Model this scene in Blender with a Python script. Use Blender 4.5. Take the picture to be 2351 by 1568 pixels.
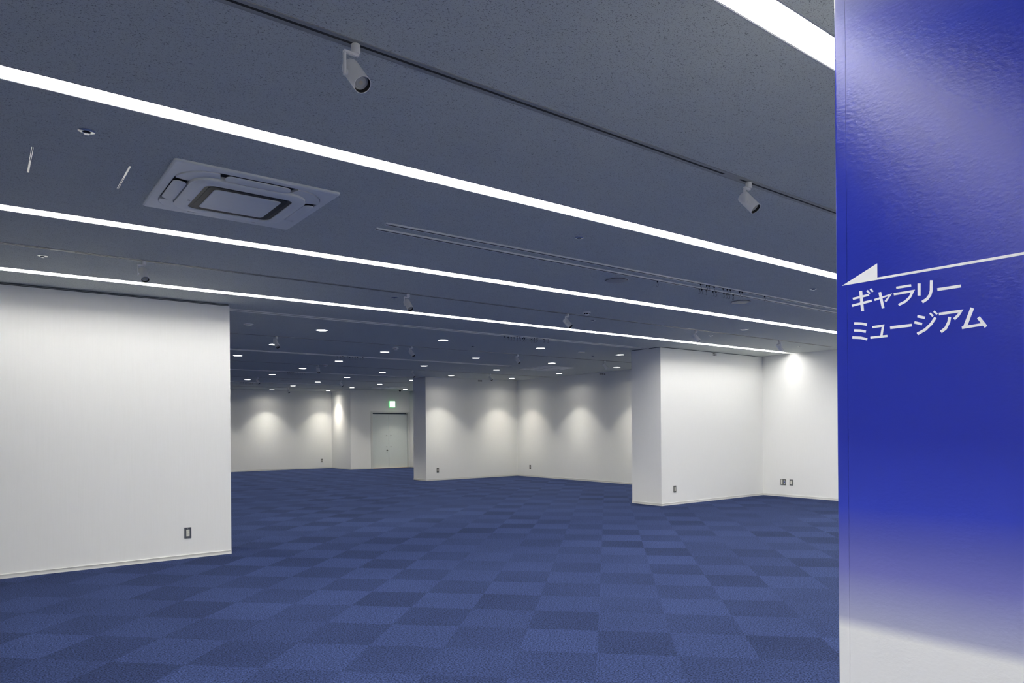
import bpy, bmesh, math, random
from mathutils import Vector, Matrix
random.seed(7)
for o in list(bpy.data.objects):
    bpy.data.objects.remove(o)
scene = bpy.context.scene
C = scene.collection
PI = math.pi
H = 2.873                      # ceiling height, metres
EYE = 1.41

# ------------------------------------------------------------------ camera
cam_data = bpy.data.cameras.new('camera')
cam = bpy.data.objects.new('camera', cam_data)
C.objects.link(cam)
cam_data.sensor_fit = 'HORIZONTAL'
cam_data.sensor_width = 36.0
cam_data.lens = 24.566
cam_data.shift_x = 0.0
cam_data.shift_y = 0.0855
cam_data.clip_start = 0.05
cam_data.clip_end = 200
YAW, ROLL = math.radians(52.725), math.radians(-0.451)
fwd = Vector((math.cos(YAW), math.sin(YAW), 0))
rgt = Vector((math.sin(YAW), -math.cos(YAW), 0))
up = Vector((0, 0, 1))
r2 = rgt * math.cos(ROLL) + up * math.sin(ROLL)
u2 = up * math.cos(ROLL) - rgt * math.sin(ROLL)
m = Matrix((r2, u2, -fwd)).transposed().to_4x4()
m.translation = Vector((0, 0, EYE))
cam.matrix_world = m
scene.camera = cam

# ------------------------------------------------------------------ world and exposure
world = bpy.data.worlds.new('world')
scene.world = world
world.use_nodes = True
bg = world.node_tree.nodes['Background']
bg.inputs[0].default_value = (0.6, 0.7, 1.0, 1)
bg.inputs[1].default_value = 0.02
vs = scene.view_settings
scene.display_settings.display_device = 'sRGB'
vs.view_transform = 'Standard'
vs.look = 'None'
vs.exposure = 0.0
vs.gamma = 1.0
vs.use_curve_mapping = False
scene.cycles.max_bounces = 9
scene.cycles.diffuse_bounces = 5
scene.cycles.use_denoising = True
scene.cycles.use_light_tree = False
scene.cycles.adaptive_threshold = 0.025
STRIP_EMIT = 43.0              # radiance of the strip diffusers
STRIP_FAR = 28.5               # the row along the partition line is dimmed a little
LAMP_EMIT = 14.0
DOWN_WATTS = 69.0              # scale of a downlight's beam
STRIP_COL = (1.0, 0.975, 0.93)
DOWN_COL = (1.0, 0.955, 0.84)


# ------------------------------------------------------------------ materials
def mat(name, col, rough=0.6, metal=0.0, emit=None, strength=0.0, spec=None, bump=None):
    mt = bpy.data.materials.new(name)
    mt.use_nodes = True
    nt = mt.node_tree
    b = nt.nodes['Principled BSDF']
    b.inputs['Base Color'].default_value = (*col, 1)
    b.inputs['Roughness'].default_value = rough
    b.inputs['Metallic'].default_value = metal
    if spec is not None:
        b.inputs['Specular IOR Level'].default_value = spec
    if emit:
        b.inputs['Emission Color'].default_value = (*emit, 1)
        b.inputs['Emission Strength'].default_value = strength
    else:
        # a faint mottle so no surface is perfectly flat in tone
        tc = nt.nodes.new('ShaderNodeTexCoord')
        n = nt.nodes.new('ShaderNodeTexNoise')
        n.inputs['Scale'].default_value = 35
        mx = nt.nodes.new('ShaderNodeMix')
        mx.data_type = 'RGBA'
        mx.inputs[6].default_value = (*[c * 0.97 for c in col], 1)
        mx.inputs[7].default_value = (*[min(1, c * 1.03) for c in col], 1)
        nt.links.new(tc.outputs['Object'], n.inputs['Vector'])
        nt.links.new(n.outputs[0], mx.inputs[0])
        nt.links.new(mx.outputs[2], b.inputs['Base Color'])
        if bump:
            bp = nt.nodes.new('ShaderNodeBump')
            n2 = nt.nodes.new('ShaderNodeTexNoise')
            n2.inputs['Scale'].default_value = bump[0]
            bp.inputs['Strength'].default_value = bump[1]
            bp.inputs['Distance'].default_value = 0.001
            nt.links.new(tc.outputs['Object'], n2.inputs['Vector'])
            nt.links.new(n2.outputs[0], bp.inputs['Height'])
            nt.links.new(bp.outputs[0], b.inputs['Normal'])
    return mt


def nodes_of(mt):
    nt = mt.node_tree
    return nt, nt.nodes['Principled BSDF']


def math_node(nt, op, a, b=None, c=None):
    n = nt.nodes.new('ShaderNodeMath')
    n.operation = op
    for k, v in enumerate((a, b, c)):
        if v is None:
            continue
        if isinstance(v, (int, float)):
            n.inputs[k].default_value = v
        else:
            nt.links.new(v, n.inputs[k])
    return n.outputs[0]


def wallpaper():
    mt = bpy.data.materials.new('white_wallpaper')
    mt.use_nodes = True
    nt, b = nodes_of(mt)
    b.inputs['Roughness'].default_value = 0.75
    b.inputs['Specular IOR Level'].default_value = 0.25
    tc = nt.nodes.new('ShaderNodeTexCoord')
    mp = nt.nodes.new('ShaderNodeMapping')
    mp.inputs['Scale'].default_value = (1, 1, 0.03)
    n = nt.nodes.new('ShaderNodeTexNoise')
    n.inputs['Scale'].default_value = 130
    n.inputs['Detail'].default_value = 3
    nt.links.new(tc.outputs['Object'], mp.inputs[0])
    nt.links.new(mp.outputs[0], n.inputs['Vector'])
    r = nt.nodes.new('ShaderNodeValToRGB')
    r.color_ramp.elements[0].position = 0.3
    r.color_ramp.elements[0].color = (0.845, 0.848, 0.825, 1)
    r.color_ramp.elements[1].position = 0.7
    r.color_ramp.elements[1].color = (0.862, 0.865, 0.845, 1)
    nt.links.new(n.outputs[0], r.inputs[0])
    nt.links.new(r.outputs[0], b.inputs['Base Color'])
    bp = nt.nodes.new('ShaderNodeBump')
    bp.inputs['Strength'].default_value = 0.10
    bp.inputs['Distance'].default_value = 0.0006
    nt.links.new(n.outputs[0], bp.inputs['Height'])
    nt.links.new(bp.outputs[0], b.inputs['Normal'])
    return mt


def rockwool():
    """White acoustic ceiling board with short worm-shaped fissures."""
    mt = bpy.data.materials.new('fissured_ceiling_board')
    mt.use_nodes = True
    nt, b = nodes_of(mt)
    b.inputs['Roughness'].default_value = 0.9
    b.inputs['Specular IOR Level'].default_value = 0.1
    tc = nt.nodes.new('ShaderNodeTexCoord')
    mp = nt.nodes.new('ShaderNodeMapping')
    mp.inputs['Scale'].default_value = (0.62, 1.0, 1.0)
    nt.links.new(tc.outputs['Object'], mp.inputs[0])

    def noise(scale, detail=0.0, off=0.0):
        n = nt.nodes.new('ShaderNodeTexNoise')
        n.inputs['Scale'].default_value = scale
        n.inputs['Detail'].default_value = detail
        va = nt.nodes.new('ShaderNodeVectorMath')
        va.operation = 'ADD'
        va.inputs[1].default_value = (off, off * 2, 0)
        nt.links.new(mp.outputs[0], va.inputs[0])
        nt.links.new(va.outputs[0], n.inputs['Vector'])
        return n.outputs[0]
    a = noise(118, 1.0)
    line = math_node(nt, 'ABSOLUTE', math_node(nt, 'SUBTRACT', a, 0.5))
    thin = math_node(nt, 'LESS_THAN', line, 0.021)
    seg = math_node(nt, 'GREATER_THAN', noise(200, 0.0, 13.7), 0.55)
    dots = math_node(nt, 'GREATER_THAN', noise(380, 0.0, 5.1), 0.74)
    mask = math_node(nt, 'MAXIMUM', math_node(nt, 'MULTIPLY', thin, seg), dots)
    mott = noise(7, 3.0, 31.0)
    mx = nt.nodes.new('ShaderNodeMix')
    mx.data_type = 'RGBA'
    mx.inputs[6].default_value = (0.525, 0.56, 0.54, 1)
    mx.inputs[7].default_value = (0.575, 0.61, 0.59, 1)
    nt.links.new(mott, mx.inputs[0])
    m2 = nt.nodes.new('ShaderNodeMix')
    m2.data_type = 'RGBA'
    m2.inputs[7].default_value = (0.22, 0.23, 0.23, 1)
    nt.links.new(mx.outputs[2], m2.inputs[6])
    nt.links.new(mask, m2.inputs[0])
    nt.links.new(m2.outputs[2], b.inputs['Base Color'])
    return mt


def carpet():
    """Half-metre carpet tiles laid at 45 degrees to the walls, tile tones paint in the sheen of turned pile."""
    mt = bpy.data.materials.new('blue_carpet_tiles')
    mt.use_nodes = True
    nt, b = nodes_of(mt)
    b.inputs['Roughness'].default_value = 0.95
    b.inputs['Specular IOR Level'].default_value = 0.05
    tc = nt.nodes.new('ShaderNodeTexCoord')
    sp = nt.nodes.new('ShaderNodeSeparateXYZ')
    nt.links.new(tc.outputs['Object'], sp.inputs[0])
    x, y = sp.outputs[0], sp.outputs[1]
    s = 1 / math.sqrt(2)
    T = 0.4935
    u = math_node(nt, 'MULTIPLY', math_node(nt, 'ADD', x, y), s / T)
    v = math_node(nt, 'MULTIPLY', math_node(nt, 'SUBTRACT', y, x), s / T)
    # slightly irregular seams
    u = math_node(nt, 'ADD', u, 0.0295 / T)
    v = math_node(nt, 'ADD', v, -0.07 / T)
    iu = math_node(nt, 'FLOOR', u)
    iv = math_node(nt, 'FLOOR', v)
    par = math_node(nt, 'FLOORED_MODULO', math_node(nt, 'ADD', iu, iv), 2.0)
    cv = nt.nodes.new('ShaderNodeCombineXYZ')
    nt.links.new(iu, cv.inputs[0])
    nt.links.new(iv, cv.inputs[1])
    wn = nt.nodes.new('ShaderNodeTexWhiteNoise')
    nt.links.new(cv.outputs[0], wn.inputs['Vector'])
    n = nt.nodes.new('ShaderNodeTexNoise')
    n.inputs['Scale'].default_value = 95
    n.inputs['Detail'].default_value = 3
    n.inputs['Roughness'].default_value = 0.6
    nt.links.new(tc.outputs['Object'], n.inputs['Vector'])
    nb = nt.nodes.new('ShaderNodeTexNoise')
    nb.inputs['Scale'].default_value = 1.3
    nb.inputs['Detail'].default_value = 2
    nt.links.new(tc.outputs['Object'], nb.inputs['Vector'])
    nc = nt.nodes.new('ShaderNodeTexNoise')
    nc.inputs['Scale'].default_value = 0.55
    nt.links.new(tc.outputs['Object'], nc.inputs['Vector'])
    amp = math_node(nt, 'MULTIPLY_ADD', nc.outputs[0], 0.5, -0.05)
    tone = math_node(nt, 'MULTIPLY_ADD', math_node(nt, 'SUBTRACT', par, 0.5), amp, 1.0)  # alternate tiles painted lighter and darker in place of light on turned pile
    tone = math_node(nt, 'ADD', tone, math_node(nt, 'MULTIPLY_ADD', wn.outputs[0], 0.20, -0.10))
    tone = math_node(nt, 'ADD', tone, math_node(nt, 'MULTIPLY_ADD', nb.outputs[0], 0.30, -0.15))
    fib = math_node(nt, 'MULTIPLY_ADD', n.outputs[0], 4.4, -1.20)
    tone = math_node(nt, 'MULTIPLY', tone, fib)
    sc = nt.nodes.new('ShaderNodeVectorMath')
    sc.operation = 'SCALE'
    sc.inputs[0].default_value = CARPET
    nt.links.new(tone, sc.inputs['Scale'])
    nt.links.new(sc.outputs[0], b.inputs['Base Color'])
    bp = nt.nodes.new('ShaderNodeBump')
    bp.inputs['Strength'].default_value = 0.5
    bp.inputs['Distance'].default_value = 0.004
    nt.links.new(n.outputs[0], bp.inputs['Height'])
    nt.links.new(bp.outputs[0], b.inputs['Normal'])
    return mt


def printed_sheet():
    """Glossy vinyl print: deep blue, fading through lavender to a plain white foot."""
    mt = bpy.data.materials.new('printed_vinyl')
    mt.use_nodes = True
    nt = mt.node_tree
    nt.nodes.remove(nt.nodes['Principled BSDF'])
    dif = nt.nodes.new('ShaderNodeBsdfDiffuse')
    glo = nt.nodes.new('ShaderNodeBsdfGlossy')
    glo.distribution = 'BECKMANN'
    glo.inputs['Roughness'].default_value = 0.275
    fre = nt.nodes.new('ShaderNodeFresnel')
    fre.inputs['IOR'].default_value = 1.43
    mix = nt.nodes.new('ShaderNodeMixShader')
    nt.links.new(fre.outputs[0], mix.inputs[0])
    nt.links.new(dif.outputs[0], mix.inputs[1])
    nt.links.new(glo.outputs[0], mix.inputs[2])
    nt.links.new(mix.outputs[0], nt.nodes['Material Output'].inputs['Surface'])
    tc = nt.nodes.new('ShaderNodeTexCoord')
    sp = nt.nodes.new('ShaderNodeSeparateXYZ')
    nt.links.new(tc.outputs['Object'], sp.inputs[0])
    t = math_node(nt, 'DIVIDE', sp.outputs[2], H)
    r = nt.nodes.new('ShaderNodeValToRGB')
    cr = r.color_ramp
    stops = [(0.0, (0.88, 0.89, 0.90)), (0.855, (0.88, 0.89, 0.90)), (0.885, (0.42, 0.44, 0.62)),
             (1.02, (0.17, 0.18, 0.50)), (1.10, (0.095, 0.11, 0.42)), (1.19, (0.034, 0.054, 0.43)),
             (1.38, (0.019, 0.031, 0.315)), (2.26, (0.019, 0.031, 0.315)), (2.40, (0.034, 0.054, 0.41)), (2.50, (0.095, 0.11, 0.46)),
             (2.58, (0.24, 0.26, 0.55)), (2.66, (0.48, 0.50, 0.66)), (2.70, (0.88, 0.89, 0.90)), (2.87, (0.88, 0.89, 0.90))]
    cr.elements[0].position = 0
    cr.elements[0].color = (*stops[0][1], 1)
    cr.elements[1].position = 1
    cr.elements[1].color = (*stops[-1][1], 1)
    for z, c in stops[1:-1]:
        e = cr.elements.new(z / H)
        e.color = (*c, 1)
    nt.links.new(t, r.inputs[0])
    nt.links.new(r.outputs[0], dif.inputs['Color'])
    n = nt.nodes.new('ShaderNodeTexNoise')
    n.inputs['Scale'].default_value = 120
    n.inputs['Detail'].default_value = 2
    mp = nt.nodes.new('ShaderNodeMapping')
    mp.inputs['Scale'].default_value = (1, 0.6, 1)
    nt.links.new(tc.outputs['Object'], mp.inputs[0])
    nt.links.new(mp.outputs[0], n.inputs['Vector'])
    bp = nt.nodes.new('ShaderNodeBump')
    bp.inputs['Strength'].default_value = 0.22
    bp.inputs['Distance'].default_value = 0.002
    nt.links.new(n.outputs[0], bp.inputs['Height'])
    for sh in (dif, glo, fre):
        nt.links.new(bp.outputs[0], sh.inputs['Normal'])
    return mt


CARPET = (0.0235, 0.0355, 0.094)
M = dict(
    wall=wallpaper(), ceil=rockwool(), carpet=carpet(), print=printed_sheet(),
    base=mat('white_baseboard', (0.74, 0.74, 0.70), 0.5),
    gap=mat('dark_shadow_gap', (0.10, 0.11, 0.125), 0.7),
    lip=mat('grey_channel_lip', (0.42, 0.44, 0.46), 0.5),
    housing=mat('white_fixture_paint', (0.92, 0.92, 0.91), 0.5),
    strip=mat('strip_diffuser', (0.9, 0.9, 0.9), 0.5, emit=STRIP_COL, strength=STRIP_EMIT),
    stripfar=mat('dimmed_strip_diffuser', (0.9, 0.9, 0.9), 0.5, emit=STRIP_COL, strength=STRIP_FAR),
    lamp=mat('lit_lamp_face', (0.9, 0.9, 0.9), 0.5, emit=(1, 0.97, 0.92), strength=LAMP_EMIT),
    rail=mat('satin_grey_rail', (0.84, 0.85, 0.82), 0.35, metal=0.1),
    track=mat('grey_track', (0.32, 0.33, 0.32), 0.45, metal=0.3),
    groove=mat('dark_groove', (0.022, 0.022, 0.020), 0.8),
    white=mat('white_enamel', (0.84, 0.84, 0.83), 0.38),
    black=mat('matt_black', (0.004, 0.004, 0.005), 0.7),
    lens=mat('spot_lens', (0.38, 0.39, 0.39), 0.15),
    amber=mat('led_chip', (0.40, 0.36, 0.28), 0.4),
    chrome=mat('chrome', (0.75, 0.75, 0.74), 0.15, metal=1.0),
    plastic=mat('air_conditioner_plastic', (0.77, 0.79, 0.77), 0.42),
    well=mat('dark_intake', (0.010, 0.011, 0.013), 0.5),
    glossy=mat('dark_gloss_rim', (0.008, 0.010, 0.014), 0.45, spec=0.15),
    grille=mat('grey_speaker_mesh', (0.34, 0.35, 0.36), 0.5, metal=0.3),
    slate=mat('slate_socket_plate', (0.055, 0.065, 0.085), 0.45),
    bronze=mat('grey_socket_plate', (0.10, 0.105, 0.10), 0.45),
    ivory=mat('ivory_socket', (0.72, 0.72, 0.64), 0.45),
    blue=mat('blue_jack', (0.02, 0.05, 0.35), 0.4),
    door=mat('grey_door_paint', (0.66, 0.71, 0.70), 0.5),
    jamb=mat('grey_door_frame', (0.66, 0.68, 0.66), 0.5),
    wood=mat('pale_threshold', (0.75, 0.58, 0.44), 0.5),
    brass=mat('door_lock_metal', (0.22, 0.22, 0.21), 0.35, metal=0.8),
    exitw=mat('lit_sign_face', (0.9, 0.9, 0.9), 0.5, emit=(0.80, 1.0, 0.86), strength=1.6),
    exitg=mat('lit_green_edge', (0.02, 0.5, 0.1), 0.5, emit=(0.01, 0.75, 0.12), strength=0.9),
    vinyl=mat('white_cut_vinyl', (0.84, 0.85, 0.87), 0.5),
    dim=mat('grey_end_wall', (0.45, 0.45, 0.45), 0.8),
    dome=mat('smoked_dome', (0.01, 0.01, 0.012), 0.15),
)


# ------------------------------------------------------------------ mesh helpers
class MB:
    def __init__(s):
        s.bm = bmesh.new()

    def box(s, x0, x1, y0, y1, z0, z1):
        v = [s.bm.verts.new(p) for p in ((x0, y0, z0), (x1, y0, z0), (x1, y1, z0), (x0, y1, z0),
                                         (x0, y0, z1), (x1, y0, z1), (x1, y1, z1), (x0, y1, z1))]
        for f in ((3, 2, 1, 0), (4, 5, 6, 7), (0, 1, 5, 4), (1, 2, 6, 5), (2, 3, 7, 6), (3, 0, 4, 7)):
            s.bm.faces.new([v[i] for i in f])
        return s

    def loops(s, rings, close_first=True, close_last=True, closed=True):
        """Skin a list of equally long vertex rings."""
        R = [[s.bm.verts.new(p) for p in r] for r in rings]
        n = len(R[0])
        for a, b in zip(R, R[1:]):
            for i in range(n if closed else n - 1):
                j = (i + 1) % n
                s.bm.faces.new((a[i], a[j], b[j], b[i]))
        if close_first:
            s.bm.faces.new(list(reversed(R[0])))
        if close_last:
            s.bm.faces.new(R[-1])
        return s

    def lathe(s, prof, n=24, M4=None, caps=(True, True)):
        """Revolve (radius, z) points round z."""
        rings = []
        for r, z in prof:
            ring = [Vector((r * math.cos(2 * PI * k / n), r * math.sin(2 * PI * k / n), z)) for k in range(n)]
            if M4:
                ring = [M4 @ p for p in ring]
            rings.append(ring)
        return s.loops(rings, *caps)

    def tube(s, pts, r, n=8):
        pts = [Vector(p) for p in pts]
        rings = []
        for i, p in enumerate(pts):
            t = (pts[min(i + 1, len(pts) - 1)] - pts[max(i - 1, 0)]).normalized()
            a = t.cross(Vector((0, 1, 0)))
            if a.length < 1e-3:
                a = t.cross(Vector((1, 0, 0)))
            a.normalize()
            b = t.cross(a)
            rings.append([p + r * (math.cos(2 * PI * k / n) * a + math.sin(2 * PI * k / n) * b) for k in range(n)])
        return s.loops(rings)

    def build(s, name, m, parent=None, smooth=False, bevel=0.0, seg=2):
        bmesh.ops.recalc_face_normals(s.bm, faces=s.bm.faces[:])
        if bevel:
            bmesh.ops.bevel(s.bm, geom=s.bm.edges[:], offset=bevel, segments=seg, affect='EDGES', clamp_overlap=True)
        me = bpy.data.meshes.new(name)
        s.bm.to_mesh(me)
        s.bm.free()
        me.materials.append(m)
        if smooth:
            for p in me.polygons:
                p.use_smooth = True
            try:
                me.set_sharp_from_angle(angle=math.radians(35))
            except Exception:
                pass
        o = bpy.data.objects.new(name, me)
        C.objects.link(o)
        if parent:
            o.parent = parent
        return o


def tag(o, label, cat, group=None):
    o['label'] = label
    o['category'] = cat
    if group:
        o['group'] = group
    return o


def thing(name, label, cat, loc=(0, 0, 0), rz=0.0, group=None):
    o = bpy.data.objects.new(name, None)
    o.empty_display_size = 0.1
    C.objects.link(o)
    o.location = loc
    o.rotation_euler = (0, 0, rz)
    return tag(o, label, cat, group)


def struct(name, mb, m, parent=None, **k):
    o = mb.build(name, m, parent, **k)
    if parent is None:
        o['kind'] = 'structure'
    return o


def dup(root, loc, rz=0.0, label=None, group=None):
    r = root.copy()
    C.objects.link(r)
    r.location = loc
    r.rotation_euler = (0, 0, rz)
    if label:
        r['label'] = label
    if group:
        r['group'] = group
    for ch in list(root.children):
        c = ch.copy()
        C.objects.link(c)
        c.parent = r
        for g in list(ch.children):
            d = g.copy()
            C.objects.link(d)
            d.parent = c
    return r


ORD = ['first', 'second', 'third', 'fourth', 'fifth', 'sixth', 'seventh', 'eighth', 'ninth', 'tenth', 'eleventh']


def nth(k, n):
    """Wording for the k-th of n from the left."""
    if k == 0:
        return 'leftmost'
    if k == n - 1:
        return 'rightmost'
    return ORD[k] + ' from the left'


# ------------------------------------------------------------------ the setting
XW, YE, XD, YB = 12.945, 8.39, 9.77, 25.08       # right wall, partition line, stub ends, back wall
XL, YF = -3.6, -1.6
STRIPS = [(-0.680, 0.128), (1.412, 0.128), (3.501, 0.130), (5.597, 0.138), (7.695, 0.146)]  # the two farthest are widened so their shape carries the bloom

struct('floor', MB().box(XL - 0.2, XW + 0.2, YF - 0.2, YB + 0.2, -0.12, 0), M['carpet'])
cb = MB()
edges = [YF - 0.2]
for y, w in STRIPS:
    edges += [y - w / 2, y + w / 2]
edges.append(YB + 0.2)
for a, b in zip(edges[::2], edges[1::2]):
    cb.box(XL - 0.2, XW + 0.2, a, b, H, H + 0.12)
for y, w in STRIPS:
    if y > 2:                                     # these rows stop short, unseen, to darken the left floor; board fills in
        cb.box(XL - 0.2, -0.5, y - w / 2, y + w / 2, H, H + 0.12)
struct('ceiling', cb, M['ceil'])

TG = 0.022                                        # height of the shadow gap under the ceiling


def wall(name, x0, x1, y0, y1, gap=0.0):
    t = gap if gap else 0.0
    o = struct(name, MB().box(x0, x1, y0, y1, 0, H - t), M['wall'])
    return o


def gap_trim(n, x0, x1, y0, y1, g=TG):
    i = 0.010
    o = struct('trim_%d' % n, MB().box(x0 + i, x1 - i, y0 + i, y1 - i, H - g, H), M['gap'])
    if g < TG:
        return o
    MB().box(x0 + 0.004, x1 - 0.002, y0 + 0.002, y1 - 0.002, H - 0.0125, H - 0.0095).build('channel_lip', M['lip'], o)
    return o


wall('wall_left', XL, 2.298, 8.381, 9.112, TG)
gap_trim(1, XL, 2.298, 8.381, 9.112)
wall('wall_right_near', XD, XW, YE + 0.01, 9.112, 0.011)
gap_trim(2, XD, XW, YE + 0.01, 9.112, 0.011)
wall('wall_right_far', 9.76, XW, 16.737, 17.43)
wall('wall_right', XW, XW + 0.2, YF, 23.39 + 0.3)
wall('wall_back', 0.2, 10.665, YB, YB + 0.2)
# recess side and the wall with the double door
wall('wall_side', 10.545, 10.665, 23.39, YB)
DX0, DX1, DZ = 11.375, 12.895, 2.05
wb = MB()
wb.box(10.665, DX0, 23.39, 23.59, 0, H).box(DX1, XW, 23.39, 23.59, 0, H).box(DX0, DX1, 23.39, 23.59, DZ, H)
struct('wall_door', wb, M['wall'])
# walls out of the photograph that close the rooms
wall('wall_front', XL, XW, YF - 0.2, YF)
struct('wall_behind', MB().box(XL - 0.2, XL, YF, 9.112, 0, H), M['dim'])
wall('wall_far_left', 0.0, 0.2, 9.112, YB)


def baseboard(name, face, a, b, pos, ext=0.0):
    """face 'y' : board on a wall facing -y at y=pos from x=a to x=b; face 'x' : on a wall facing -x at x=pos."""
    mb = MB()
    h = 0.042
    if face == 'y':
        mb.box(a - ext, b, pos - 0.007, pos, 0, h - 0.006)
        mb.box(a - ext, b, pos - 0.010, pos, h - 0.006, h)
        mb.box(a - ext, b, pos - 0.010, pos, 0, 0.006)
    else:
        mb.box(pos - 0.007, pos, a, b, 0, h - 0.006)
        mb.box(pos - 0.010, pos, a, b, h - 0.006, h)
        mb.box(pos - 0.010, pos, a, b, 0, 0.006)
    return struct(name, mb, M['base'])


baseboard('baseboard_left', 'y', XL, 2.298, 8.381)
baseboard('baseboard_right_near', 'y', XD, XW - 0.01, YE + 0.01, 0.010)
baseboard('baseboard_near_end', 'x', YE + 0.012, 9.112, XD)
baseboard('baseboard_right_far', 'y', 9.76, XW - 0.01, 16.737, 0.010)
baseboard('baseboard_far_end', 'x', 16.739, 17.43, 9.76)
baseboard('baseboard_right', 'x', YF, YE, XW)
baseboard('baseboard_middle', 'x', 9.112, 16.727, XW)
baseboard('baseboard_far', 'x', 17.43, 23.38, XW)
baseboard('baseboard_back', 'y', 0.2, 10.535, YB)
baseboard('baseboard_side', 'x', 23.392, YB - 0.01, 10.545)
baseboard('baseboard_door', 'y', 10.545, DX0 - 0.045, 23.39, 0.010)

# double door
fr = MB()
fr.box(DX0 - 0.04, DX0 + 0.03, 23.375, 23.53, 0, DZ + 0.04).box(DX1 - 0.03, DX1 + 0.04, 23.375, 23.53, 0, DZ + 0.04)
fr.box(DX0 + 0.03, DX1 - 0.03, 23.375, 23.53, DZ - 0.01, DZ + 0.04)
door = struct('door_1', fr, M['jamb'])
xm = 12.095
for k, (a, b) in enumerate(((DX0 + 0.033, xm - 0.003), (xm + 0.003, DX1 - 0.033))):
    leaf = MB().box(a, b, 23.465, 23.505, 0.014, DZ - 0.045).build('door_leaf', M['door'], door)
    bx = xm - 0.085 if k == 0 else xm + 0.085
    for z in (0.79, 1.21):
        MB().lathe([(0.014, 0), (0.014, 0.02)], 12, Matrix.Translation((bx, 23.465, z)) @ Matrix.Rotation(PI / 2, 4, 'X')).build('handle_bolt', M['brass'], leaf)
    if k == 0:
        h = MB().lathe([(0.030, 0), (0.030, 0.012), (0.022, 0.04), (0.016, 0.045)], 16,
                       Matrix.Translation((xm - 0.07, 23.465, 0.655)) @ Matrix.Rotation(PI / 2, 4, 'X'))
        h.build('door_knob', M['brass'], leaf, smooth=True)
        MB().lathe([(0.011, 0), (0.011, 0.008)], 12, Matrix.Translation((xm - 0.07, 23.465, 0.57)) @ Matrix.Rotation(PI / 2, 4, 'X')).build('keyhole', M['brass'], leaf)
MB().box(DX0 + 0.03, DX1 - 0.03, 23.38, 23.53, 0.0, 0.012).build('threshold', M['wood'], door)
MB().box(xm - 0.22, xm + 0.10, 23.43, 23.49, DZ - 0.028, DZ - 0.012).build('door_closer', M['black'], door)

# ------------------------------------------------------------------ printed pillar with the direction sign
PX, PY0, PY1 = 1.90, 0.20, 1.0005
pil = thing('sign_pillar', 'square pillar clad in glossy deep blue print with white arrow and katakana lettering', 'pillar', (0, 0, 0))
MB().box(PX + 0.003, PX + 0.72, PY0, PY1, 0, H).build('pillar_core', M['wall'], pil)
seam = 0.9695
MB().box(PX, PX + 0.0028, PY0, seam, 0, H).build('printed_panel', M['print'], pil, bevel=0.0004, seg=1)
# corner piece: a rounded strip that wraps the edge
n = 8
ring = [(PX, seam + 0.0004), (PX, PY1 - 0.0055)]
rad = 0.004
for k in range(n + 1):
    a = PI / 2 * k / n
    ring.append((PX + rad - rad * math.cos(a), PY1 + 0.0002 - rad + rad * math.sin(a)))
ring += [(PX + 0.05, PY1 + 0.0002), (PX + 0.05, PY1), (PX + 0.0029, PY1 - 0.0005), (PX + 0.0029, seam + 0.0004)]
MB().loops([[(x, y, z) for x, y in ring] for z in (0.0, H)]).build('corner_strip', M['print'], pil, smooth=True)

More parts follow.
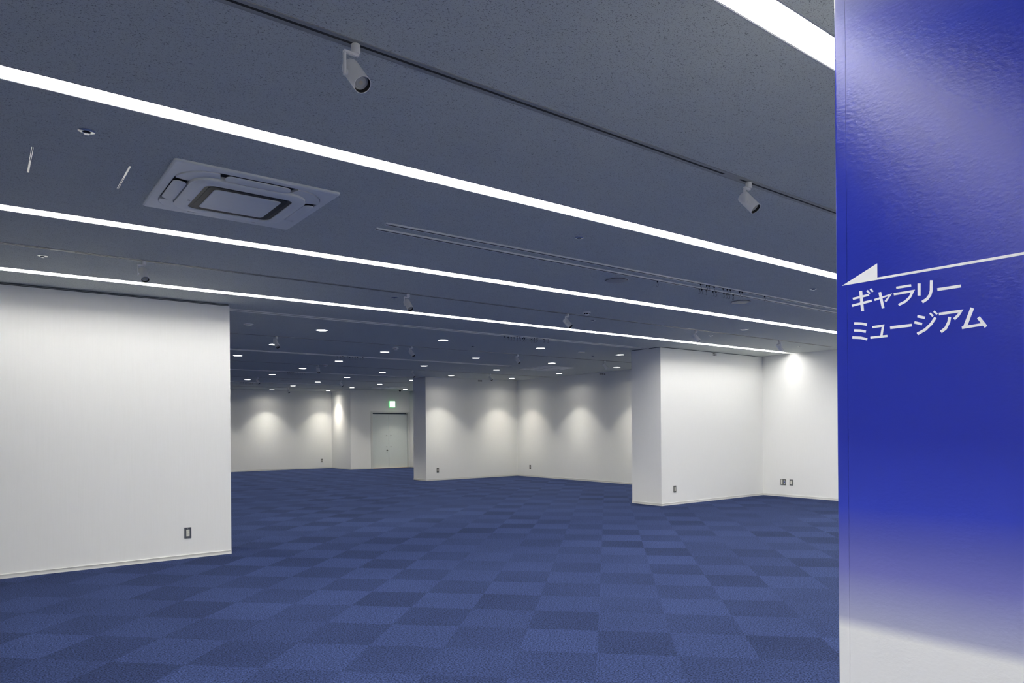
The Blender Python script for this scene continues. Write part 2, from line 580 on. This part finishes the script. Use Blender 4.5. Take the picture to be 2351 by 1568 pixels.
LETTERS = [('gi',[[[(0.953,1.7554),(0.9092,1.7597)],[(0.9544,1.7611),(0.9105,1.7654)]],[[(0.9554,1.7368),(0.9022,1.7428)],[(0.9569,1.743),(0.9037,1.7488)]],[[(0.9362,1.7767),(0.9314,1.7212)],[(0.9281,1.7762),(0.9234,1.7209)]],[[(0.9171,1.7735),(0.9094,1.7639)],[(0.9135,1.7763),(0.9059,1.7667)]],[[(0.9081,1.7765),(0.9015,1.7679)],[(0.9044,1.7792),(0.8979,1.7705)]]]),('small_ya',[[[(0.8949,1.7437),(0.8595,1.7513),(0.8698,1.7398)],[(0.8965,1.7493),(0.8501,1.7569),(0.8655,1.7359)]],[[(0.8853,1.7648),(0.8766,1.7207)],[(0.8784,1.7652),(0.8697,1.7213)]]]),('ra',[[[(0.8395,1.7668),(0.803,1.767)],[(0.8404,1.7728),(0.8039,1.7729)]],[[(0.8457,1.7507),(0.8042,1.7514),(0.809,1.7422),(0.8196,1.7333),(0.8358,1.7271)],[(0.8466,1.7569),(0.7941,1.7576),(0.8044,1.7379),(0.8163,1.7279),(0.8332,1.7213)]]]),('ri',[[[(0.7878,1.7722),(0.788,1.7414)],[(0.7807,1.771),(0.7809,1.7403)]],[[(0.7587,1.7753),(0.7593,1.75),(0.7616,1.7409),(0.7683,1.7321),(0.779,1.7265)],[(0.7521,1.774),(0.7527,1.748),(0.7556,1.7369),(0.7638,1.7261),(0.7755,1.7199)]]]),('long_mark',[[[(0.7415,1.7456),(0.6887,1.7458)],[(0.7424,1.7528),(0.6896,1.7528)]]]),('mi',[[[(0.9504,1.6875),(0.9325,1.6849),(0.9167,1.68)],[(0.9502,1.6943),(0.9318,1.6915),(0.9154,1.6865)]],[[(0.951,1.6682),(0.9349,1.6659),(0.9197,1.6615)],[(0.9508,1.675),(0.9342,1.6726),(0.9185,1.668)]],[[(0.956,1.6496),(0.9329,1.6462),(0.9163,1.6404)],[(0.9557,1.6564),(0.932,1.6529),(0.9147,1.6468)]]]),('small_yu',[[[(0.9013,1.6715),(0.8774,1.6723),(0.8813,1.6498)],[(0.9021,1.6776),(0.8704,1.6785),(0.8756,1.6482)]],[[(0.9069,1.6441),(0.8627,1.6444)],[(0.9075,1.6499),(0.8633,1.6501)]]]),('long_mark',[[[(0.8555,1.664),(0.8022,1.6643)],[(0.8563,1.6715),(0.803,1.6716)]]]),('ji',[[[(0.7896,1.686),(0.7719,1.6797)],[(0.7884,1.6921),(0.7706,1.6857)]],[[(0.7968,1.6714),(0.7786,1.6645)],[(0.7954,1.6774),(0.7772,1.6705)]],[[(0.7492,1.6825),(0.7592,1.6677),(0.7724,1.6558),(0.7909,1.6469)],[(0.7441,1.6781),(0.7544,1.6628),(0.7686,1.6499),(0.7878,1.6406)]],[[(0.7609,1.6914),(0.754,1.6827)],[(0.7577,1.6943),(0.7508,1.6856)]],[[(0.7519,1.6949),(0.7442,1.6863)],[(0.7489,1.698),(0.7413,1.6895)]]]),('a',[[[(0.7384,1.6844),(0.695,1.6855),(0.6978,1.6814),(0.7068,1.6733)],[(0.7392,1.6911),(0.6842,1.6917),(0.6933,1.6766),(0.7028,1.668)]],[[(0.7177,1.6785),(0.7195,1.6669),(0.7261,1.6534),(0.7365,1.6456)],[(0.7114,1.6765),(0.7135,1.6639),(0.721,1.6482),(0.7325,1.6396)]]]),('mu',[[[(0.6688,1.6945),(0.6849,1.6508)],[(0.6615,1.6903),(0.6775,1.6467)]],[[(0.6875,1.6443),(0.6413,1.6473)],[(0.6884,1.6508),(0.6421,1.6537)]],[[(0.6553,1.6661),(0.6394,1.6414)],[(0.6498,1.6704),(0.634,1.6457)]]])]
TX = PX - 0.0004                                  # the cut vinyl stands 0.4 mm proud of the print
for k, (nm, strokes) in enumerate(LETTERS):
    mb = MB()
    for q, (l, r) in enumerate(strokes):
        off = 0.00003 * q                         # overlapping strokes lie a hair apart
        for i in range(len(l) - 1):
            quad = [l[i], l[i + 1], r[i + 1], r[i]]
            mb.loops([[(x, y, z) for y, z in quad] for x in (PX - 0.00005, TX - off)])
    mb.build('letter', M['vinyl'], pil)
am = MB()
am.loops([[(x, y, z) for y, z in ((0.9838, 1.7990), (0.8879, 1.8426), (0.8879, 1.8051), (0.8879, 1.7990))] for x in (PX - 0.00005, TX)])
am.loops([[(x, y, z) for y, z in ((0.8879, 1.8051), (PY0, 1.8053), (PY0, 1.7988), (0.8879, 1.7990))] for x in (PX - 0.00005, TX)])
am.build('arrow', M['vinyl'], pil)

# ------------------------------------------------------------------ light strips
STRIP_LABEL = ['LED strip overhead on the near side of the blue pillar',
               'short bright piece of LED strip in the top right corner beside the blue pillar',
               'long LED strip running under the spotlight track from upper left to the blue pillar',
               'long LED strip in the ceiling just beyond the square air conditioner',
               'farthest LED strip in the ceiling, ending at the right wall above the white partitions']
for (y, w), lab in zip(STRIPS, STRIP_LABEL):
    x0, x1 = (XL if y < 2 else -0.5), XW - 0.02  # near rows run on unseen to light the pillar, others are cut short
    t = thing('strip_light', lab, 'strip light', (0, y, H), 0, 'LED strips in the ceiling')
    d = 0.055
    hb = MB()
    hb.box(x0, x1, -w / 2, -w / 2 + 0.004, 0.0, d).box(x0, x1, w / 2 - 0.004, w / 2, 0.0, d).box(x0, x1, -w / 2, w / 2, d, d + 0.01)
    hb.box(x1, XW, -w / 2, w / 2, 0.0, d + 0.01).box(x0, x0 + 0.004, -w / 2, w / 2, 0.0, d + 0.01)
    hb.build('housing', M['housing'], t)
    MB().box(x0 + 0.01, x1 - 0.26, -w / 2 + 0.0045, w / 2 - 0.0045, d - 0.014, d - 0.001).build('diffuser', M['stripfar' if y > 7 else 'strip'], t)
    for s in (-1, 1):
        a = s * w / 2
        MB().box(x0, x1, min(a, a + s * 0.006), max(a, a + s * 0.006), -0.0015, 0.0).build('rim', M['lip'], t)

# ------------------------------------------------------------------ lighting tracks and spotlights
TRK = 0.0032
TRACKS = [(2.457, XL, XW - 0.02, 'grey lighting track crossing the top of the picture with two big white spotlights', (3.42, 3.57)),
          (6.645, XL, 12.41, 'grey lighting track between the two farthest LED strips, carrying five spotlights', (0.45, 0.62)),
          (10.81, 0.3, XW - 0.02, 'dark lighting track nearest behind the partition line, carrying four small spotlights', None),
          (15.03, 0.3, XW - 0.02, 'dark lighting track just in front of the far white pillar wall', None),
          (19.30, 0.3, XW - 0.02, 'dark lighting track in the ceiling beyond the far pillar wall', None),
          (23.42, 0.3, 10.3, 'farthest dark lighting track, right in front of the back wall', None)]
for y, x0, x1, lab, cap in TRACKS:
    t = thing('lighting_track', lab, 'lighting track', (0, y, H), 0, 'lighting tracks')
    for s in (-1, 1):
        mb = MB()
        a, b = sorted((s * 0.0078, s * 0.0275))
        mb.box(x0, x1, a, b, -TRK, 0)
        c, d = sorted((s * 0.0255, s * 0.0290))
        mb.box(x0, x1, c, d, -TRK - 0.0008, 0)
        mb.build('side_rail', M['track'], t)
    MB().box(x0, x1, -0.0080, 0.0080, -TRK + 0.0006, 0).build('slot', M['groove'], t)
    if cap:
        MB().box(cap[0], cap[1], -0.0077, 0.0077, -TRK - 0.0004, -TRK + 0.0005).build('joint_cover', M['track'], t)

SP = thing('spotlight', 'large white track spotlight left of centre at the top, lens facing the viewer', 'spotlight', (1.14, 2.457, H - TRK), 0, 'track spotlights')
ad = MB()
ad.lathe([(0.0155, 0.0), (0.0175, -0.004), (0.0175, -0.030), (0.0155, -0.034)], 20)
ad.build('adapter', M['white'], SP, smooth=True)
ar = MB()
ar.box(-0.050, 0.012, -0.008, 0.008, -0.044, -0.0345)
ar.box(-0.050, -0.0415, -0.008, 0.008, -0.128, -0.044)
ar.build('bracket', M['white'], SP, bevel=0.002)
kn = MB().lathe([(0.010, 0), (0.010, 0.007)], 16, Matrix.Translation((-0.0415, 0, -0.116)) @ Matrix.Rotation(PI / 2, 4, 'Y'))
kn.build('pivot', M['white'], SP, smooth=True)
TILT = math.radians(50)
dirv = Vector((0.09, -math.cos(TILT), -math.sin(TILT))).normalized()
q = Vector((0, 0, 1)).rotation_difference(dirv).to_matrix().to_4x4()
HM = Matrix.Translation((0.0, 0.0, -0.116)) @ q
R0 = 0.034
hd = MB()
hd.lathe([(0.001, -0.060), (R0 - 0.004, -0.060), (R0 - 0.001, -0.058), (R0, -0.055), (R0, 0.066), (R0 - 0.0012, 0.0668), (R0 - 0.0025, 0.066), (R0 - 0.0025, 0.045), (0.001, 0.0445)], 32, HM)
hd.build('lamp_head', M['white'], SP, smooth=True)
hp = MB().lathe([(R0 - 0.0026, 0.0655), (R0 - 0.0032, 0.0655), (R0 - 0.0045, 0.0452), (R0 - 0.0027, 0.0452)], 32, HM, (False, False)).build('baffle', M['black'], SP, smooth=True)
ln = MB().lathe([(0.0285, 0.0452), (0.0285, 0.0500), (0.026, 0.0515), (0.021, 0.0500), (0.018, 0.0512), (0.013, 0.0498), (0.010, 0.0508), (0.0005, 0.0506)], 32, HM)
lens = ln.build('lens', M['lens'], SP, smooth=True)
MB().lathe([(0.0078, 0.0506), (0.0078, 0.0518), (0.0005, 0.0520)], 20, HM).build('led_chip', M['amber'], lens, smooth=True)
SPOTS = [
    (3.66, 2.457, 4, 'white track spotlight at the top right, in front of the blue pillar edge'),
    (1.12, 6.645, -2, 'white spotlight over the left wall, near the farthest LED strip'),
    (3.67, 6.645, -2, 'white spotlight right of the left wall corner, touching the farthest LED strip'),
    (5.96, 6.645, 14, 'white spotlight beside the smoke detector, above the far pillar corner'),
    (8.53, 6.645, 28, 'white spotlight seen from the side above the near right pillar'),
    (10.74, 6.645, 62, 'small spotlight turned away at the right end of the far LED strip'),
    (3.66, 10.81, 3, 'spotlight covering part of a lit downlight, right of the left wall'),
    (6.03, 10.81, 10, 'small spotlight beside the dark round ceiling detector in the far room'),
    (8.38, 10.81, 5, 'small dim spotlight in line left of the far ceiling air conditioner'),
    (10.77, 10.81, 45, 'small spotlight next to the left edge of the near right pillar'),
    (6.02, 15.03, -20, 'small dark spotlight with amber lens among the far downlights'),
    (8.41, 15.03, 8, 'small dark spotlight just above the left end of the far pillar'),
    (10.74, 15.03, 8, 'small spotlight in front of the far pillar wall'),
    (6.02, 19.30, 30, 'leftmost dark spotlight of the two in the track beyond the far pillar'),
    (8.42, 19.30, 30, 'rightmost dark spotlight of the two in the track beyond the far pillar'),
    (8.32, 23.42, 5, 'farthest dark spotlight, hanging in front of the back wall'),
]
SP.rotation_euler = (0, 0, math.radians(2))
for x, y, az, lab in SPOTS:
    dup(SP, (x, y, H - TRK), math.radians(az), lab)

# ------------------------------------------------------------------ suspension rails with hooks
RAILS = [((4.462, 4.615), 2.29, XW - 0.02, 0.018, 'starting right of the air conditioner'),
         ((8.665, 8.772), 2.31, XD - 0.02, 0.014, 'between the left wall and near right pillar'),
         ((12.85, 12.95), 0.3, 9.78, 0.013, 'among the second and third downlight rows'),
         ((17.02, 17.12), 0.3, 9.74, 0.013, 'in line with the far pillar wall'),
         ((21.26, 21.36), 0.3, 9.3, 0.013, 'of the last pair before the back wall')]
RH = 0.0115
for ys, x0, x1, hw, where in RAILS:
    for y, nf in zip(ys, ('nearer', 'farther')):
        t = thing('hanging_rail', '%s aluminium hanging rail %s' % (nf, where), 'rail', (0, y, H), 0, 'ceiling hanging rails')
        for s in (-1, 1):
            a, b = sorted((s * hw * 0.54, s * hw))
            MB().box(x0, x1, a, b, -RH, 0).build('lip', M['rail'], t)
        MB().box(x0, x1, -hw * 0.545, hw * 0.545, -RH + 0.0006, 0).build('slot', M['groove'], t)
        for xe in (x0, ):
            MB().box(xe - 0.003, xe, -hw, hw, -RH, 0).build('end_cap', M['rail'], t)
HK = thing('ceiling_hook', '', 'hook', (0, 0, 0))
MB().lathe([(0.0080, 0.0005), (0.0080, -0.009), (0.005, -0.014)], 12).build('runner', M['black'], HK)
pts = [(0, 0, -0.013), (0.001, 0, -0.022), (0.006, 0, -0.030), (0.009, 0, -0.040), (0.006, 0, -0.050), (-0.001, 0, -0.055), (-0.008, 0, -0.051), (-0.011, 0, -0.043)]
MB().tube(pts, 0.0022, 6).build('hook_wire', M['brass'], HK)
HOOKS = [
    (4.462, [5.807, 5.907, 5.945, 6.03, 6.182, 6.251, 6.304, 6.466, 6.513, 6.934], 'nearer rail above the speakers'),
    (4.615, [5.333, 5.986, 6.026, 6.101, 6.214, 6.267, 6.403, 6.456, 6.498, 6.571], 'farther rail above the speakers'),
    (8.665, [6.707, 6.769, 6.847, 6.969, 7.01, 7.055, 7.117, 7.259, 7.346], 'nearer partition line rail'),
    (8.772, [6.549, 6.615, 6.676, 6.734, 6.794, 6.854, 6.91, 6.944, 7.09, 7.141, 7.178], 'farther partition line rail'),
    (12.85, [5.643, 5.748, 5.846, 5.954, 6.069], 'nearer rail of the second far pair'),
    (12.95, [5.569, 5.641, 5.713, 5.833, 5.95, 6.058], 'farther rail of the second far pair'),
    (17.12, [6.072, 6.122, 6.172, 6.22, 6.277, 6.324, 6.384, 6.439, 6.499], 'rail in line with the far pillar'),
    (21.36, [6.144, 6.187, 6.231, 6.284, 6.332, 6.39, 6.434, 6.493], 'farthest rail'),
]
first = True
for y, xs, where in HOOKS:
    for k, x in enumerate(xs):
        lab = 'dark wire hook, %s on the %s' % (nth(k, len(xs)), where)
        rz = math.radians(random.uniform(-70, 20))
        loc = (x, y, H - RH)
        if first:
            HK.location = loc
            HK.rotation_euler = (0, 0, rz)
            HK['label'] = lab
            HK['group'] = 'hooks on the ceiling rails'
            first = False
        else:
            dup(HK, loc, rz, lab, 'hooks on the ceiling rails')

# ------------------------------------------------------------------ downlights of the far room
ROWS = [9.77, 11.85, 13.95, 16.03, 18.17, 20.28, 22.38, 24.44]
COLS = [1.92, 3.97, 6.035, 8.10, 10.15, 12.205]
SEEN = {0: (1, 2, 3, 4), 1: (1, 2, 3, 4, 5), 2: (1, 2, 3, 4, 5), 3: (2, 3, 4, 5), 4: (2, 3, 4), 5: (2, 3, 4), 6: (3, 4, 5), 7: (3, 4)}
ROWNAME = ['nearest row behind the partition line', 'second row behind the partition line', 'third row behind the partition line',
           'row before the far pillar wall', 'first row beyond the far pillar wall', 'second row beyond the far pillar wall', 'last row but one', 'last row at the back wall']
HIDDEN = [(12.205, 9.77), (12.205, 18.17), (12.205, 20.28), (1.92, 9.77), (1.92, 11.85), (1.92, 13.95), (3.97, 16.03), (3.97, 18.17), (6.035, 22.38), (6.035, 24.44), (3.97, 20.28)]
DL = thing('downlight', '', 'downlight', (0, 0, H), 0, 'lit round downlights of the far room')
MB().lathe([(0.092, 0.0), (0.092, -0.002), (0.086, -0.0045), (0.079, -0.004), (0.078, -0.0005)], 32, None, (False, False)).build('trim_ring', M['housing'], DL, smooth=True)
MB().lathe([(0.0775, -0.0006), (0.0775, -0.002), (0.0005, -0.0022)], 32).build('lamp_face', M['lamp'], DL)


# the beam of a reflector downlight: strong core, knee at about 40 degrees, faint spill
BEAM = bpy.data.lights.new('downlight_beam', 'SPOT')
BEAM.energy = DOWN_WATTS
BEAM.color = DOWN_COL
BEAM.spot_size = math.radians(156)
BEAM.spot_blend = 0.1
BEAM.shadow_soft_size = 0.04
BEAM.use_nodes = True
bt = BEAM.node_tree
be = next(n for n in bt.nodes if n.type == 'EMISSION')
tcn = bt.nodes.new('ShaderNodeTexCoord')
sxn = bt.nodes.new('ShaderNodeSeparateXYZ')
bt.links.new(tcn.outputs['Normal'], sxn.inputs[0])
cosn = math_node(bt, 'ABSOLUTE', sxn.outputs[2])
rmp = bt.nodes.new('ShaderNodeValToRGB')
bcr = rmp.color_ramp
prof = [(77, 0), (72, .03), (65, .07), (60, .10), (50, .14), (45, .19), (42, .28), (38, .85), (35, 1.10), (30, 1.55), (25, 2.15), (20, 2.8), (10, 3.5), (0, 3.6)]
bcr.elements[0].position = 0.0
bcr.elements[0].color = (0, 0, 0, 1)
bcr.elements[1].position = 1.0
bcr.elements[1].color = (1, 1, 1, 1)
for ang, val in prof[:-1]:
    e = bcr.elements.new(math.cos(math.radians(ang)))
    e.color = (val / 3.6, val / 3.6, val / 3.6, 1)
bt.links.new(cosn, rmp.inputs[0])
bt.links.new(math_node(bt, 'MULTIPLY', rmp.outputs[0], 3.6), be.inputs['Strength'])


def down_lamp(x, y):
    o = bpy.data.objects.new('downlight_beam', BEAM)
    o.location = (x, y, H - 0.05)
    C.objects.link(o)


first = True
for r, cols in SEEN.items():
    for k, c in enumerate(cols):
        lab = 'lit downlight, %s in the %s' % (nth(k, len(cols)), ROWNAME[r])
        loc = (COLS[c], ROWS[r], H)
        if first:
            DL.location = loc
            DL['label'] = lab
            first = False
        else:
            dup(DL, loc, 0, lab)
        down_lamp(*loc[:2])
for x, y in HIDDEN:
    down_lamp(x, y)


# ------------------------------------------------------------------ ceiling air conditioners
def rrect(a, b, r, z, n=8, cx=0.0, cy=0.0):
    """Rounded rectangle ring, half sizes a, b."""
    out = []
    for sx, sy, a0 in ((1, 1, 0), (-1, 1, PI / 2), (-1, -1, PI), (1, -1, 1.5 * PI)):
        for k in range(n + 1):
            t = a0 + PI / 2 * k / n
            out.append((cx + sx * (a - r) + r * math.cos(t), cy + sy * (b - r) + r * math.sin(t), z))
    return out


AC = thing('air_conditioner', 'square white cassette air conditioner in the ceiling at upper left', 'air conditioner', (1.305, 4.52, H), 0, 'ceiling cassette air conditioners')
MB().loops([rrect(.470, .470, .02, 0), rrect(.470, .470, .02, -.011), rrect(.462, .462, .018, -.016), rrect(.424, .424, .200, -.018),
            rrect(.419, .419, .196, -.016), rrect(.419, .419, .196, -.002)], False, False).build('frame', M['plastic'], AC)
MB().loops([rrect(.4185, .4185, .196, -.001), rrect(.4185, .4185, .196, -.006)]).build('air_slot', M['black'], AC)
bz = MB()
bz.loops([rrect(.338, .338, .135, -.0062), rrect(.338, .338, .135, -.034), rrect(.332, .332, .13, -.039), rrect(.290, .290, .09, -.043),
          rrect(.262, .262, .060, -.043), rrect(.257, .257, .056, -.041), rrect(.257, .257, .056, -.016)], True, False)
bz.build('bezel', M['plastic'], AC, smooth=True)
MB().loops([rrect(.2568, .2568, .056, -.030), rrect(.2568, .2568, .056, -.036)]).build('intake_well', M['well'], AC)
MB().loops([rrect(.234, .234, .040, -.0362), rrect(.232, .232, .040, -.0385), rrect(.206, .206, .026, -.0385)]).build('intake_rim', M['glossy'], AC, smooth=True)
MB().loops([rrect(.198, .198, .026, -.0387), rrect(.198, .198, .026, -.0415), rrect(.193, .193, .022, -.0435)]).build('intake_grille', M['plastic'], AC)
for k in range(4):
    Rk = Matrix.Rotation(PI / 2 * k, 4, 'Z')

    def rot(ring, tilt=0.0):
        return [Rk @ Vector((p[0], p[1], p[2] + tilt * (p[1] + .345))) for p in ring]
    MB().loops([rot(rrect(.186, .036, .034, -.026, 8, 0, -.380), -.08), rot(rrect(.186, .036, .034, -.031, 8, 0, -.380), -.08),
                rot(rrect(.180, .030, .029, -.034, 8, 0, -.380), -.08)]).build('flap', M['plastic'], AC, smooth=True)
    arc_o = [(.223 + .192 * math.cos(t), .223 + .192 * math.sin(t)) for t in [PI / 2 * i / 10 for i in range(11)]]
    arc_i = [(.203 + .138 * math.cos(t), .203 + .138 * math.sin(t)) for t in [PI / 2 * i / 10 for i in range(11)]]
    outl = arc_o + arc_i[::-1]
    MB().loops([[Rk @ Vector((x, y, z)) for x, y in outl] for z in (-.0062, -.022)]).build('corner_cover', M['plastic'], AC)
MB().box(-.285, -.268, .075, .10, -.0432, -.0419).build('status_window', M['grille'], AC)
dup(AC, (10.88, 12.90, H), 0, 'white cassette air conditioner in the far ceiling above the middle right wall')
dup(AC, (11.15, 21.60, H), 0, 'farthest cassette air conditioner, in the ceiling before the double door')

# ------------------------------------------------------------------ small ceiling fittings
SK = thing('sprinkler', 'chrome ceiling sprinkler at upper left, near the air conditioner', 'sprinkler', (0.42, 3.94, H), 0, 'ceiling sprinklers')
MB().lathe([(0.019, -0.0004), (0.037, -0.0004), (0.0375, -0.003), (0.034, -0.0055), (0.020, -0.007), (0.018, -0.0045), (0.018, -0.0006)], 28, None, (False, False)).build('flange', M['chrome'], SK, smooth=True)
MB().lathe([(0.0179, -0.0003), (0.0179, -0.0012)], 20).build('socket', M['black'], SK)
MB().lathe([(0.005, -0.0013), (0.005, -0.012), (0.013, -0.013), (0.013, -0.016), (0.004, -0.017)], 20).build('deflector', M['chrome'], SK, smooth=True)
for x, y, lab in [(0.42, 6.94, 'sprinkler over the left wall, between lighting track and farthest LED strip'),
                  (3.66, 3.94, 'sprinkler between the long LED strip and the hanging rails, centre right'),
                  (3.65, 6.92, 'tiny sprinkler beside the spotlight right of the left wall corner'),
                  (7.05, 3.96, 'sprinkler close to the blue pillar, above the hanging rails'),
                  (9.25, 6.92, 'sprinkler right of the spotlight above the near right pillar'),
                  (11.87, 6.94, 'sprinkler near the right wall, beyond the last spotlight'),
                  (6.60, 6.85, 'tiny dark sprinkler just below the smoke detector'),
                  (6.91, 10.21, 'tiny sprinkler in the far ceiling left of the hooks row'),
                  (9.85, 10.23, 'tiny sprinkler in the far ceiling near the right pillar')]:
    dup(SK, (x, y, H), 0, lab)

SK2 = thing('ceiling_speaker', 'dark round ceiling speaker just right of the centre, beside the hanging rails', 'speaker', (5.0, 4.85, H), 0, 'round ceiling speakers')
MB().lathe([(0.110, -0.0003), (0.121, -0.0003), (0.122, -0.004), (0.118, -0.007), (0.112, -0.0065), (0.110, -0.004)], 40, None, (False, False)).build('ring', M['lip'], SK2, smooth=True)
MB().lathe([(0.1095, -0.0003), (0.1095, -0.0014)], 40).build('shadow_gap', M['black'], SK2)
MB().lathe([(0.104, -0.0016), (0.104, -0.0085)], 40).build('rim', M['black'], SK2)  # black skirt added to paint the gap's shadow crescent round the grille
MB().lathe([(0.1045, -0.0086), (0.1045, -0.0100), (0.099, -0.0112), (0.001, -0.0118)], 40).build('grille', M['grille'], SK2, smooth=True)
dup(SK2, (7.05, 4.85, H), 0, 'round ceiling speaker below the row of hooks, left of the blue pillar')
dup(SK2, (7.09, 20.24, H), 0, 'far round ceiling speaker near the back wall')

SD = thing('smoke_detector', 'white smoke detector beside the third spotlight of the middle track', 'smoke detector', (6.08, 6.42, H), 0, 'smoke detectors')
MB().lathe([(0.050, 0), (0.052, -0.004), (0.050, -0.014), (0.044, -0.016)], 28).build('base', M['white'], SD, smooth=True)
MB().lathe([(0.036, -0.016), (0.034, -0.030)], 28).build('vent_slots', M['black'], SD)
MB().lathe([(0.034, -0.0302), (0.035, -0.033), (0.024, -0.040), (0.001, -0.042)], 28).build('cap', M['white'], SD, smooth=True)
for k in range(6):
    a = 2 * PI * k / 6
    b = MB()
    b.box(-0.003, 0.003, 0.033, 0.037, -0.031, -0.016)
    b.bm.transform(Matrix.Rotation(a, 4, 'Z'))
    b.build('rib', M['white'], SD)
dup(SD, (5.90, 11.16, H), 0, 'smoke detector left of a spotlight in the far room, left of the hooks')
dup(SD, (6.12, 14.89, H), 0, 'smoke detector deep in the far room between two downlights')

RD = thing('round_ceiling_plate', 'flat white round ceiling plate left of the last spotlight over the right wall', 'ceiling plate', (9.10, 6.20, H), 0, 'flat round ceiling plates')
MB().lathe([(0.066, 0), (0.066, -0.003), (0.060, -0.005)], 32).build('rim', M['white'], RD, smooth=True)
MB().lathe([(0.050, -0.0052), (0.046, -0.009), (0.001, -0.010)], 32).build('cover', M['chrome'], RD, smooth=True)
dup(RD, (2.93, 9.78, H), 0, 'flat round ceiling plate right beside the left wall corner, in the far room')
dup(RD, (9.16, 9.82, H), 0, 'flat round ceiling plate between two nearest downlights, left of the right pillar')
dup(RD, (9.15, 13.98, H), 0, 'flat round ceiling plate between two downlights before the far pillar')

CD = thing('dome_camera', 'small black dome camera under the ceiling above the exit sign', 'camera', (12.30, 22.95, H))
MB().lathe([(0.045, 0), (0.045, -0.018), (0.040, -0.02)], 20).build('base', M['black'], CD, smooth=True)
MB().lathe([(0.036, -0.0202), (0.034, -0.036), (0.022, -0.050), (0.001, -0.055)], 20).build('dome', M['dome'], CD, smooth=True)

HT = thing('access_hatch', 'rectangular ceiling access hatch with two thin metal edges, left of the air conditioner', 'hatch', (0.444, 4.54, H))
MB().box(-0.214, 0.214, -0.217, 0.217, -0.0008, 0).build('panel', M['ceil'], HT)
for s in (-1, 1):
    e = MB()
    x = s * 0.2215
    e.box(x - 0.0048, x - 0.0018, -0.22, 0.22, -0.002, 0).box(x + 0.0018, x + 0.0048, -0.22, 0.22, -0.002, 0)
    e.box(x - 0.0022, x + 0.0022, 0.0 if s < 0 else -0.22, 0.22 if s < 0 else 0.0, -0.0017, 0)
    e.build('metal_edge', M['chrome'], HT)
    MB().box(-0.2149, 0.2149, s * 0.2185 - 0.0012, s * 0.2185 + 0.0012, -0.0009, 0).build('joint', M['lip'], HT)


# ------------------------------------------------------------------ wall fittings
def outlet(plate):
    t = thing('wall_outlet', '', 'outlet', (0, 0, 0), 0, 'wall outlets')
    MB().box(-0.036, 0.036, -0.007, 0, -0.060, 0.060).build('plate', M[plate], t, bevel=0.0018)
    MB().box(-0.0165, 0.0165, -0.0095, -0.0071, -0.037, 0.037).build('socket', M['ivory'], t, bevel=0.0008)
    for s in (-1, 1):
        h = MB()
        for a in (-0.006, 0.006):
            h.box(a - 0.0011, a + 0.0011, -0.0099, -0.0096, s * 0.017 + 0.001, s * 0.017 + 0.009)
        h.box(-0.002, 0.002, -0.0099, -0.0096, s * 0.017 - 0.010, s * 0.017 - 0.005)
        h.build('slots', M['black'], t)
        MB().lathe([(0.003, 0), (0.003, 0.001)], 10, Matrix.Translation((0, -0.007, s * 0.048)) @ Matrix.Rotation(PI / 2, 4, 'X')).build('screw', M['lip'], t)
    return t


o1 = outlet('slate')
o1.location = (1.832, 8.381, 0.284)
o1['label'] = 'dark wall outlet near the bottom right corner of the left wall'
o2 = outlet('bronze')
o2.location = (10.135, YE + 0.01, 0.287)
o2['label'] = 'wall outlet low on the near right partition, beside its pillar corner'
dup(o2, (10.129, 16.737, 0.281), 0, 'wall outlet low on the far pillar wall, near its left edge')
dup(o2, (10.154, YB, 0.292), 0, 'wall outlet low on the back wall, near its right corner')
dup(o2, (XW, 7.767, 0.293), -PI / 2, 'narrow outlet low on the right wall, beside the square socket plate')
dup(o2, (XW, 16.13, 0.284), -PI / 2, 'wall outlet on the middle right wall, just right of the room corner')

sq = thing('socket_plate', 'square double socket plate with blue jack, low on the right wall', 'socket plate', (XW, 7.944, 0.292), -PI / 2)
MB().box(-0.060, 0.060, -0.007, 0, -0.060, 0.060).build('plate', M['bronze'], sq, bevel=0.0018)
MB().box(-0.046, -0.014, -0.0095, -0.0071, -0.050, 0.050).build('socket', M['ivory'], sq, bevel=0.0008)
MB().box(0.012, 0.046, -0.0085, -0.0071, -0.040, 0.040).build('jack_frame', M['lip'], sq, bevel=0.0008)
MB().box(0.018, 0.040, -0.0105, -0.0086, -0.014, 0.014).build('jack', M['blue'], sq)


def wall_vent(loc, rz, lab, w=0.10):
    t = thing('wall_vent', lab, 'vent', loc, rz, 'small wall vents')
    MB().box(-w / 2, w / 2, -0.003, 0, -0.025, 0.025).build('plate', M['wall'], t)
    n = 3
    for i in range(n):
        for s in (-1, 1):
            cx = (i - (n - 1) / 2) * w / n
            MB().box(cx - w / n * 0.36, cx + w / n * 0.36, -0.0045, -0.0031, s * 0.013 - 0.007, s * 0.013 + 0.007).build('hole', M['groove'], t)
    return t


wall_vent((11.345, YE + 0.01, H - 0.05), 0, 'small slotted vent high on the near right partition', 0.12)
wall_vent((11.58, 16.737, H - 0.052), 0, 'small slotted vent high on the far pillar wall', 0.15)
wall_vent((XW, 13.085, H - 0.052), -PI / 2, 'small slotted vent high on the middle right wall', 0.24)

ex = thing('exit_sign', 'lit white exit sign with green edge above the double door', 'exit sign', (12.19, 23.39, 2.362))
MB().box(-0.118, 0.118, -0.040, 0, -0.118, 0.118).build('body', M['exitg'], ex, bevel=0.003)
MB().box(-0.104, 0.114, -0.0425, -0.0402, -0.110, 0.114).build('face', M['exitw'], ex)
